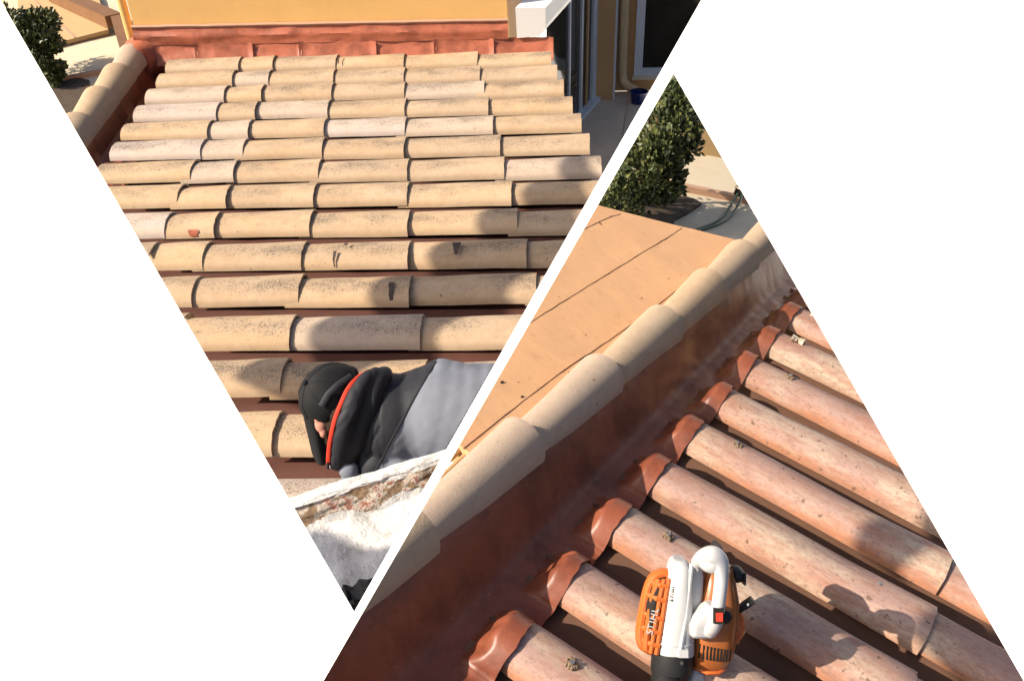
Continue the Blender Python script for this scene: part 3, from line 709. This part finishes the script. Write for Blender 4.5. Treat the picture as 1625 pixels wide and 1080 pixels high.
# ridge tiles: near one lies over the far one, wide end away
RE = [(-0.212, -0.30), (-0.206, 0.073), (-0.198, 0.458), (-0.192, 0.846), (-0.182, 1.215), (-0.180, 1.558), (-0.178, 1.882), (-0.175, 2.22)]
for i, (xe, ye) in enumerate(RE):
    yp = RE[i - 1][1] if i else ye - 0.4
    Lr = ye - yp + 0.05
    me = barrel(Lr, 0.046, 0.068, 0.044, 0.077, 0.014, 10, 16, seed=300 + i, wob=0.002).mesh('ridge_tile', M['clay_ridge'])
    a = math.atan2(ye - yp, xe - (RE[i - 1][0] if i else xe - 0.003))
    roof2.copy('ridge_tile', me, (xe - 0.068 - math.cos(a) * Lr, ye - math.sin(a) * Lr, 0.098 + rnd.uniform(-.003, .003)), a, (rnd.uniform(-.04, .04), -0.038 + rnd.uniform(-.01, .01)))
# bedding mortar under the ridge
roof2.part('ridge_bed', MB().box((-0.300, -0.7, -0.03), (-0.215, 2.3, 0.108)), M['mortar'], smooth=False)
# flat roof
def fl(u, v):
    x = -0.285 - 1.3 * u; y1 = 1.769 + (2.010 - 1.769) * (x + 0.790) / (0.790 - 0.301); y0 = 0.345 + (x + 0.31) * -0.1
    y = y0 + (y1 - y0) * v
    return (x, y, 0.12 + 0.003 * fbm(x * 4, y * 4) + 0.001 * fbm(x * 22, y * 9))
roof2.part('flat_roof', MB().sheet(50, 80, fl, 0.06), M['flat'])
def seamline(pts):
    q = cr(pts, 12)
    return MB().tube([(x + 0.002 * fbm(y * 20, 1), y, 0.1205 + 0.003 * fbm(x * 4, y * 4)) for x, y in q], 0.0012, 6)
for pts in ([(-0.350, 0.345), (-0.345, 0.739), (-0.322, 1.134), (-0.300, 1.837), (-0.298, 1.98)], [(-0.56, 0.45), (-0.529, 0.916), (-0.514, 1.336), (-0.496, 1.751), (-0.494, 1.90)], [(-0.74, 1.1), (-0.714, 1.632), (-0.695, 1.79)]):
    roof2.part('seam', seamline(pts), M['seam'])
rnd = random.Random(11)
for k in range(9):
    x = -0.36 - rnd.random() ** 1.5 * 0.35; y = 0.42 + rnd.random() * 1.1; s = rnd.uniform(0.001, 0.002)
    if k == 0: x, y, s = -0.427, 0.616, 0.0038
    if k == 1: x, y, s = -0.359, 0.606, 0.0032
    solo('bitumen_crumb', MB().ball((x, y, 0.122), (s, s * 1.6, s * 0.7), 8, 5), M['dark'], ('largest dark crumb of bitumen, beside the seam on the flat orange roof' if k == 0 else 'second largest dark bitumen crumb, nearest the ridge tiles on the flat roof' if k == 1 else 'tiny dark crumb of bitumen lying on the flat orange roof'), 'crumb', group='bitumen crumbs on the flat roof', base=(x, y, 0.122))
for k in range(7):
    x = -0.30 - 0.022 * k
    roof2.part('cane', MB().tube([(x + 0.004, 0.08, 0.075 + 0.004 * (k % 2)), (x, 0.40, 0.100 + 0.004 * (k % 2))], 0.0095, 8), M['cane'])
roof2.part('eave_board', MB().box((-0.62, -0.2, 0.02), (-0.336, 0.20, 0.05)), M['pale'], smooth=False)
# fixings: mortar blobs with a screw head on the crests
for (n_, x) in [(0, 0.115), (2, 0.115), (4, 0.115), (6, 0.12), (8, 0.075), (7, 0.06), (1, 0.47), (3, 0.55)]:
    yc = n_ * PITR + YC + 0.004; b = MB(); z0 = 0.060
    for q in range(11):
        a = q * 0.571 + rnd.uniform(-.2, .2); r_ = rnd.uniform(0.008, 0.0125)
        b.ball((x + r_ * math.cos(a), yc + r_ * math.sin(a), z0 + rnd.uniform(-.001, .002)), (rnd.uniform(.003, .006), rnd.uniform(.003, .006), rnd.uniform(.003, .005)), 8, 6)
    b.ball((x, yc, z0), (0.010, 0.010, 0.005), 10, 6)
    f = roof2.part('mortar_blob', b, M['mortar'])
    roof2.part('screw_head', MB().loft([(x, z0 + 0.002, yc, 0.0055, 0.0055), (x, z0 + 0.009, yc, 0.0045, 0.0045)], 10, 2, axis=2), M['steel'], f)
for (n_, xs) in [(7, (0.05, 0.075)), (8, (0.05, 0.085)), (9, (0.03,))]:
    for x in xs: roof2.part('mortar_chip', MB().box((x, n_ * PITR + 0.072, 0.055), (x + 0.018, n_ * PITR + 0.09, 0.068), 0.004), M['pale'], smooth=False)

# --- yard beyond the flat roof
yd = MB().sheet(30, 30, lambda u, v: (-4.0 + 4.2 * u, 2.6 + 5.5 * v, -0.7 + 0.01 * fbm(u * 9, v * 9)), 0.12)
solo('yard', yd, M['pale'], None, None, 'structure')
solo('shade_patch', MB().sheet(16, 16, lambda u, v: (-1.95 + 0.98 * u + 0.05 * fbm(v * 6, 1) - 0.10 * u, 2.75 + 1.25 * v + 0.06 * fbm(u * 5, 3) + 0.25 * (u - 0.5), -0.682 + 0.01 * fbm(u * 12, v * 12)), 0.03), M['shade_patch'], None, None, 'structure')  # dark sheet painting the shade on the ground under the shrub
dv = Vector((0.784, 0.62, 0)); w0 = Vector((-1.452, 4.932, 0)); nv = Vector((-0.62, 0.784, 0))
wl = Thing('garden_wall', 'tan rendered wall rising behind the pale terrace and the big shrub', 'wall', w0 + Vector((0, 0, -0.7)))
q = [w0 - dv * 1.6, w0 + dv * 1.6, w0 + dv * 1.6 + nv * 0.15, w0 - dv * 1.6 + nv * 0.15]
wl.part('wall', MB().prism([(p.x, p.y) for p in q], -0.71, -0.12), M['tan'], smooth=False)
wl.part('timber_beam', MB().beam(w0 - dv * 1.6 + Vector((-0.02, 0.06, -0.04)), w0 + dv * 0.35 + Vector((-0.02, 0.06, 0.0)), 0.22, 0.14), M['wood'], smooth=False)
kb = MB().beam((-1.6, 4.0, -0.685), (-0.75, 4.555, -0.685), 0.05, 0.05)
solo('kerb', kb, M['kerb'], None, None, 'structure', smooth=False)
vt = Thing('vent_box', 'small dark vent box on the pale kerb where the hose starts', 'vent', (-0.945, 4.44, -0.66))
vt.part('vent_frame', MB().box((-0.975, 4.415, -0.66), (-0.905, 4.465, -0.615)), M['dark'], smooth=False)
vt.part('vent_lid', MB().box((-0.98, 4.41, -0.614), (-0.90, 4.47, -0.606)), M['pale'], smooth=False)
h1 = cr([(-0.945, 4.40, -0.64), (-0.93, 4.30, -0.66), (-0.915, 4.16, -0.685), (-0.905, 4.02, -0.69), (-0.915, 3.88, -0.69), (-0.95, 3.70, -0.69)], 8)
hs = Thing('hose', 'pair of green garden hoses running from the vent box across the pale terrace', 'hose', (-0.92, 4.1, -0.7))
hs.part('hose_run', MB().tube(h1, 0.0085, 8), M['hose'])
hs.part('hose_run', MB().tube([(x + 0.028 + 0.012 * math.sin(i * 0.12), y, z) for i, (x, y, z) in enumerate(h1)], 0.0085, 8), M['hose'])
bs2 = Thing('shrub', 'big green sunlit shrub in front of the tan wall beyond the flat orange roof', 'shrub', (-1.36, 3.7, -0.7))
for k in range(6):
    a = k * 1.1; bs2.part('branch', MB().tube([(-1.36, 3.7, -0.7), (-1.36 + 0.10 * math.cos(a), 3.7 + 0.10 * math.sin(a), -0.5), (-1.36 + 0.22 * math.cos(a), 3.7 + 0.25 * math.sin(a), -0.2)], [0.02, 0.014, 0.006], 6), M['leafstem'])
foliage(bs2, (-1.38, 3.70, -0.27), (0.33, 0.52, 0.40), 17000, 0.032, 9, LOB + [(-0.9, -0.7, -0.3, 0.6), (-0.5, -0.9, -0.55, 0.5), (-0.2, -0.9, -0.4, 0.45), (0.5, -0.35, 0.05, 0.35), (0.15, 0.75, 0.65, 0.3), (0.25, -0.75, -0.75, 0.5), (0.6, -0.1, -0.5, 0.35)])

#BLOWER
# ------------------------------------------------------------------ leaf blower resting on the tiles
BO = Vector((0.24746, 0.27463, 0.16))
BR = Matrix(((0.81526, -0.45247, 0.36142), (0.54219, 0.37714, -0.75086), (0.20344, 0.80811, 0.55279)))
BS = 0.0012085 / 4.153
def Z(x, y, wz=0.0): return Vector(((x - 498.4) * BS, -(y - 581.4) * BS, wz))
def S(v): return v * BS
bl = Thing('leaf_blower', 'orange and white petrol leaf blower with a black tube lying on the pink tiles', 'leaf blower', BO, rot=BR)
def lofz(secs, nseg=28, p=2.6):
    """sections (x, y, w, half width, half depth) in plan marks"""
    return MB().loft([(Z(x, y).x, Z(x, y).y, wz, S(rx_), rz) for x, y, wz, rx_, rz in secs], nseg, p)
hous = bl.part('fan_housing', lofz([(372, 884, 0.0, 128, 0.040), (376, 800, 0.0, 124, 0.041), (384, 690, 0.0, 112, 0.043), (392, 560, 0.0, 96, 0.045), (400, 430, 0.0, 84, 0.046), (404, 330, 0.0, 70, 0.045), (404, 290, 0.0, 56, 0.040), (404, 270, 0.0, 36, 0.030)]), M['bl_white'])
bl.part('housing_rib', MB().tube([Z(x, y, 0.040) for x, y in [(462, 270), (455, 330), (442, 450), (425, 600), (410, 690), (392, 800), (378, 870)]], 0.0045, 8), M['bl_white'], hous)
bl.part('housing_ring', lofz([(373, 806, 0.0, 128, 0.0425), (374, 796, 0.0, 128, 0.0425)]), M['bl_white'], hous)
bl.part('clasp', MB().box(Z(375, 870, 0.036), Z(435, 820, 0.046)), M['bl_white'], hous)
bl.part('collar_screw', MB().ball(Z(398, 905, 0.046), 0.006, 10, 6), M['black'])
bl.part('tube_coupling', lofz([(358, 1005, 0.0, 138, 0.042), (360, 990, 0.0, 141, 0.0435), (364, 900, 0.0, 139, 0.0435), (366, 872, 0.0, 137, 0.043)], p=2.0), M['black'])
bl.part('blower_tube', lofz([(290, 1500, 0.0, 104, 0.032), (320, 1200, 0.0, 104, 0.032), (330, 1060, 0.0, 105, 0.033), (338, 1004, 0.0, 108, 0.034)], p=2.0), M['black'])
for k in range(4):
    yy = 1030 + 45 * k; bl.part('tube_ring', lofz([(334 - k * 5, yy, 0.0, 110, 0.0345), (334 - k * 5, yy - 10, 0.0, 110, 0.0345)], p=2.0), M['black'])
# intake grille at the left: dark core behind orange bars
core = bl.part('intake_core', lofz([(205, 842, -0.008, 36, 0.026), (215, 700, -0.008, 48, 0.034), (232, 560, -0.008, 52, 0.036), (262, 450, -0.008, 48, 0.034), (285, 390, -0.008, 30, 0.026)]), M['dark'])
outer = [(226, 878), (190, 862), (160, 832), (152, 760), (160, 690), (176, 600), (196, 500), (226, 420), (262, 386), (300, 372), (330, 374)]
bl.part('grille_rim', MB().tube([Z(x, y, -0.004) for x, y in cr(outer, 4)], [0.010] * (len(cr(outer, 4))), 10, flat=1.5, side=(0, 0, 1)), M['bl_orange'])
bl.part('grille_edge', MB().tube([Z(x, y, 0.026) for x, y in cr([(240, 870), (258, 760), (282, 620), (304, 480), (322, 380)], 5)], 0.0055, 8), M['bl_orange'])
bl.part('grille_spine', MB().tube([Z(x, y, 0.027) for x, y in cr([(205, 862), (222, 760), (248, 600), (270, 480), (292, 384)], 5)], 0.0045, 8), M['bl_orange'])
bl.part('grille_edge', MB().tube([Z(x, y, 0.018) for x, y in cr([(178, 850), (186, 740), (212, 580), (240, 460), (262, 390)], 5)], 0.0065, 8), M['bl_orange'])
for (xa, ya, xb, yb) in [(165, 800, 262, 812), (165, 715, 270, 730), (178, 625, 284, 640), (195, 500, 300, 520), (225, 420, 318, 428)]:
    bl.part('grille_bar', MB().tube([Z(xa, ya, 0.008), Z((xa + xb) / 2, (ya + yb) / 2, 0.027), Z(xb, yb, 0.027)], 0.0055, 8), M['bl_orange'])
for (xa, ya, xb, yb) in [(168, 757, 266, 770), (172, 670, 276, 684), (186, 562, 292, 580), (210, 460, 308, 474)]:
    bl.part('grille_bar', MB().tube([Z(xa, ya, 0.004), Z((xa + xb) / 2, (ya + yb) / 2, 0.022), Z(xb, yb, 0.024)], 0.0022, 6), M['bl_orange'])
# engine cover at the right
eng = bl.part('engine_cover', lofz([(610, 1022, -0.03, 92, 0.030), (606, 1005, -0.03, 118, 0.042), (612, 960, -0.03, 132, 0.052), (628, 850, -0.03, 142, 0.060), (640, 700, -0.03, 146, 0.064), (650, 560, -0.03, 138, 0.064), (656, 440, -0.03, 112, 0.058), (660, 350, -0.03, 92, 0.05), (662, 318, -0.03, 78, 0.04)], 32, 3.2), M['bl_amber'])
bl.part('cover_ridge', MB().tube([Z(x, y, wz) for x, y, wz in [(752, 345, -0.01), (765, 430, 0.002), (784, 560, 0.006), (782, 700, 0.006), (764, 850, 0.0), (736, 960, -0.006), (700, 1010, -0.02)]], 0.004, 8), M['bl_amber'], eng)
bl.part('cover_lip', MB().tube([Z(x, y, wz) for x, y, wz in [(505, 985, 0.004), (580, 1000, 0.02), (650, 1004, 0.018), (706, 990, 0.004)]], 0.004, 8), M['bl_orange'], eng)
def cover_top(x, y):
    """depth of the engine cover's front at a plan mark"""
    tab = [(1005, 606, 118, 0.042), (960, 612, 132, 0.052), (850, 628, 142, 0.060), (700, 640, 146, 0.064), (560, 650, 138, 0.064)]
    for (y0, c0, r0, d0), (y1, c1, r1, d1) in zip(tab, tab[1:]):
        if y1 <= y <= y0:
            t = (y - y0) / (y1 - y0); c_, r_, d_ = c0 + (c1 - c0) * t, r0 + (r1 - r0) * t, d0 + (d1 - d0) * t
            return -0.03 + d_ * max(0.0, 1 - min(1, abs((x - c_) / r_)) ** 3.2) ** (1 / 3.2)
for k in range(10):
    x = 524 + 22 * k; ya, yb = 900 + 3 * k, 806 + 4 * k
    bl.part('cooling_slot', MB().beam(Z(x, ya, cover_top(x, ya) - 0.0008), Z(x + 4, yb, cover_top(x + 4, yb) - 0.0008), 0.0034, 0.004), M['dark'], eng, smooth=False)
bl.part('filler_recess', MB().ball(Z(682, 625, 0.026), (S(50), S(52), 0.014), 18, 10), M['black'], eng)
bl.part('rear_cover', lofz([(690, 330, -0.05, 40, 0.05), (702, 270, -0.05, 34, 0.045), (694, 215, -0.05, 20, 0.03)]), M['black'])
bl.part('fuel_cap', MB().ball(Z(800, 390, -0.02), (S(48), S(58), 0.026), 20, 12), M['black'])
bl.part('fuel_cap_grip', MB().box(Z(835, 450, -0.03), Z(848, 370, 0.0)), M['black'])
lev = MB().beam(Z(812, 632, -0.02), Z(848, 588, -0.01), 0.011, 0.012).beam(Z(838, 596, -0.01), Z(896, 548, -0.004), 0.013, 0.013)
bl.part('choke_lever', lev, M['black'])
bl.part('lever_mark', MB().ball(Z(856, 573, 0.0035), (0.003, 0.003, 0.0015), 10, 5), M['bl_white'])
bl.part('muffler', lofz([(800, 842, -0.05, 26, 0.028), (808, 740, -0.05, 30, 0.032), (800, 650, -0.05, 24, 0.028)]), M['dark'])
for pts in ([(772, 640), (822, 650), (842, 720), (828, 800), (790, 848), (756, 850)], [(774, 700), (842, 716)], [(770, 770), (834, 784)], [(806, 640), (808, 850)]):
    bl.part('muffler_guard', MB().tube([Z(x, y, -0.018) for x, y in (cr(pts, 4) if len(pts) > 2 else pts)], 0.004, 8), M['bl_orange'])
# handle: hood, grip, foot
back = bl.part('handle_web', lofz([(500, 600, 0.012, 30, 0.012), (500, 500, 0.012, 50, 0.014), (498, 380, 0.012, 58, 0.014), (500, 300, 0.012, 40, 0.012)]), M['bl_white'])
hp = cr([(500, 262, 0.040), (520, 215, 0.062), (572, 188, 0.080), (612, 225, 0.086), (614, 310, 0.086), (606, 420, 0.084), (596, 520, 0.080), (584, 620, 0.070), (566, 690, 0.052)], 5)
hr = []
for i in range(len(hp)):
    t = i / (len(hp) - 1); hr.append(0.0126 + 0.006 * math.exp(-((t - 0.22) / 0.13) ** 2) + 0.002 * smooth01((t - 0.72) / 0.2))
hd = bl.part('handle', MB().tube([Z(x, y, wz) for x, y, wz in hp], hr, 18, side=(0, 0, 1)), M['bl_white'])
bl.part('handle_hood', MB().ball(Z(578, 232, 0.064), (S(96), S(80), 0.030), 26, 16), M['bl_white'], hd)
bl.part('handle_foot', lofz([(530, 742, 0.03, 70, 0.020), (528, 725, 0.03, 80, 0.026), (528, 660, 0.032, 84, 0.032), (540, 610, 0.036, 72, 0.034), (556, 560, 0.042, 48, 0.030), (572, 510, 0.055, 26, 0.018)], 28, 4.5), M['bl_white'], hd, ang=22)
sw = bl.part('switch_recess', MB().box(Z(560, 596, 0.085), Z(622, 500, 0.0985), 0.0005), M['dark'], hd)
bl.part('stop_switch', MB().box(Z(570, 578, 0.09), Z(610, 524, 0.1015), 0.0005), M['zip'], hd)
bl.part('foot', lofz([(530, 1090, -0.03, 62, 0.03), (535, 1040, -0.03, 50, 0.03), (520, 1000, -0.03, 30, 0.02)], 20, 3.0), M['bl_white'])
def lettering(txt, size, p, ang, m, name):
    cu = bpy.data.curves.new(name, 'FONT'); cu.body = txt; cu.size = size; cu.extrude = 0.0006; cu.align_x = 'CENTER'; cu.align_y = 'CENTER'; cu.space_character = 1.15
    o = bpy.data.objects.new('tmp', cu); C.objects.link(o)
    dg = bpy.context.evaluated_depsgraph_get(); me = bpy.data.meshes.new_from_object(o.evaluated_get(dg)); bpy.data.objects.remove(o)
    me.transform(Matrix.Translation(p) @ Matrix.Rotation(ang, 4, 'Z')); me.materials.clear(); me.materials.append(m); me.name = name
    return bl.part(name, me, m)
lettering('STIHL', 0.018, Z(214, 650, 0.0325), math.radians(76), M['bl_white'], 'lettering')
lettering('STIHL', 0.011, Z(338, 462, 0.0405), math.radians(80), M['dark'], 'lettering')

#SMOKE
def mat_smoke():
    m = bpy.data.materials.new('torch_smoke'); m.use_nodes = True; nt = m.node_tree
    nt.nodes.remove(nt.nodes["Principled BSDF"]); out = nt.nodes["Material Output"]
    pv = nd(nt, "ShaderNodeVolumePrincipled"); pv.inputs["Color"].default_value = (0.92, 0.47, 0.21, 1); pv.inputs["Anisotropy"].default_value = 0.2
    tc = nd(nt, "ShaderNodeTexCoord")
    wv = nd(nt, "ShaderNodeTexNoise"); wv.inputs["Scale"].default_value = 7.0; wv.inputs["Detail"].default_value = 2
    nt.links.new(tc.outputs["Object"], wv.inputs["Vector"])
    mm = nd(nt, "ShaderNodeVectorMath", operation='MULTIPLY'); mm.inputs[1].default_value = (0.22, 0.22, 0.12); nt.links.new(wv.outputs["Color"], mm.inputs[0])
    ad = nd(nt, "ShaderNodeVectorMath", operation='ADD'); nt.links.new(tc.outputs["Object"], ad.inputs[0]); nt.links.new(mm.outputs[0], ad.inputs[1])
    f = nz(nt, stretch(nt, ad.outputs[0], (15, 19, 3.5)), 1.6, 5, 0.6)
    g = ramp(nt, f, [(0.53, 0.0), (0.70, 1.0)])
    sg = nd(nt, "ShaderNodeSeparateXYZ"); nt.links.new(tc.outputs["Generated"], sg.inputs[0])
    k = None
    for i in range(3):
        e = mth(nt, 'MULTIPLY', mth(nt, 'MULTIPLY', sg.outputs[i], mth(nt, 'SUBTRACT', 1.0, sg.outputs[i])), 4.0)
        k = e if k is None else mth(nt, 'MULTIPLY', k, e)
    nt.links.new(mth(nt, 'MULTIPLY', mth(nt, 'MULTIPLY', g, k), 3.0), pv.inputs["Density"])
    nt.links.new(pv.outputs[0], out.inputs["Volume"]); return m
CUR['M'] = MR; CUR['cut'] = CUT_R
solo('smoke', MB().box((-0.22, 0.62, 0.0), (0.10, 2.05, 0.34)), mat_smoke(), 'thin brownish smoke drifting over the burnt red ridge flashing', 'smoke', 'stuff', smooth=False)
SC.cycles.volume_step_rate = 1.0

#CASTERS
# ------------------------------------------------------------------ added boards floating out of view, shaped so their shadows cross both roofs
CUR['cut'] = None
def board(quad, th, label):
    q = [Vector(p) for p in quad]; n_ = (q[1] - q[0]).cross(q[2] - q[0]).normalized() * th; k = len(q)
    b = MB().add(q + [p + n_ for p in q], [tuple(range(k - 1, -1, -1)), tuple(range(k, 2 * k))] + [(i, (i + 1) % k, k + (i + 1) % k, k + i) for i in range(k)])
    solo('shadow_board', b, M['cane'], label, 'board', group='added shadow boards out of view', smooth=False, base=q[0])
DL = Vector((0.7571, 0.245, -0.6057)); DR = Vector((0.6138, 0.6752, -0.4092))
CUR['M'] = ML
board([Vector(p) - DL * k for p, k in [((1.604, -1.671, 0.05), 5.6), ((0.55, -3.311, 0.05), 4.4), ((0.395, -3.545, 0.05), 4.2), ((0.619, -3.691, 0.05), 4.2), ((0.96, -3.312, 0.05), 4.4), ((1.482, -2.697, 0.05), 5.6)]], 0.03, 'added tall board floating out of view, shading a band of the sandy roof')
board([Vector(p) - DL * 3.0 for p in [(0.80, -4.572, 0.47), (0.965, -4.574, 0.47), (1.014, -4.614, 0.47), (1.3, -4.60, 0.47), (1.068, -5.0, 0.47)]], 0.03, 'added flat board floating out of view, shading the white parapet ledge')
CUR['M'] = MR
board([Vector(p) - DR * 4.3 for p in [(0.40, 0.80, 0.05), (0.431, 0.838, 0.05), (0.577, 1.105, 0.05), (0.692, 1.093, 0.05), (0.60, 0.90, 0.05), (0.50, 0.77, 0.05)]], 0.02, 'added narrow board floating out of view, shading the pink roof')
board([Vector(p) - DR * 4.5 for p in [(0.66, 0.70, 0.05), (0.717, 0.80, 0.05), (1.2, 0.90, 0.05), (1.2, 0.35, 0.05), (0.84, 0.40, 0.05), (0.74, 0.56, 0.05)]], 0.02, 'added wide board floating out of view, shading the pink roof')
#TRIM
# ------------------------------------------------------------------ saw each place off along its two sides
def trim(o, planes):
    M_ = o.matrix_world; inv = M_.inverted(); me = o.data
    pts = [M_ @ v.co for v in me.vertices]
    need = []
    for n_ in planes:
        d = [(p - EYE).dot(n_) for p in pts]
        if max(d) <= 0: return False
        if min(d) < 0: need.append(n_)
    if not need: return True
    if me.users > 1: me = me.copy(); o.data = me
    sh = [e.use_edge_sharp for e in me.edges]
    bm = bmesh.new(); bm.from_mesh(me)
    for n_ in need:
        pc = inv @ EYE; pn = (M_.to_3x3().transposed() @ n_).normalized()
        r = bmesh.ops.bisect_plane(bm, geom=bm.verts[:] + bm.edges[:] + bm.faces[:], dist=1e-6, plane_co=pc, plane_no=-pn, clear_outer=True)
        ed = [e for e in r['geom_cut'] if isinstance(e, bmesh.types.BMEdge) and e.is_valid and e.is_boundary]
        if ed and o.get('kind') != 'stuff' and len(bm.faces) < 60000:
            try:
                fr_ = bmesh.ops.holes_fill(bm, edges=ed, sides=0)
                for f in fr_['faces']: f.smooth = False
            except Exception: pass
    if not bm.faces: bm.free(); return False
    bm.to_mesh(me); bm.free(); return True
bpy.context.view_layer.update()
dead = [o for o, cut in TRIM if not trim(o, cut)]
def kill(o):
    for ch in list(o.children): kill(ch)
    bpy.data.objects.remove(o)
names = [o.name for o in dead]
for nme in names:
    o = bpy.data.objects.get(nme)
    if o: kill(o)
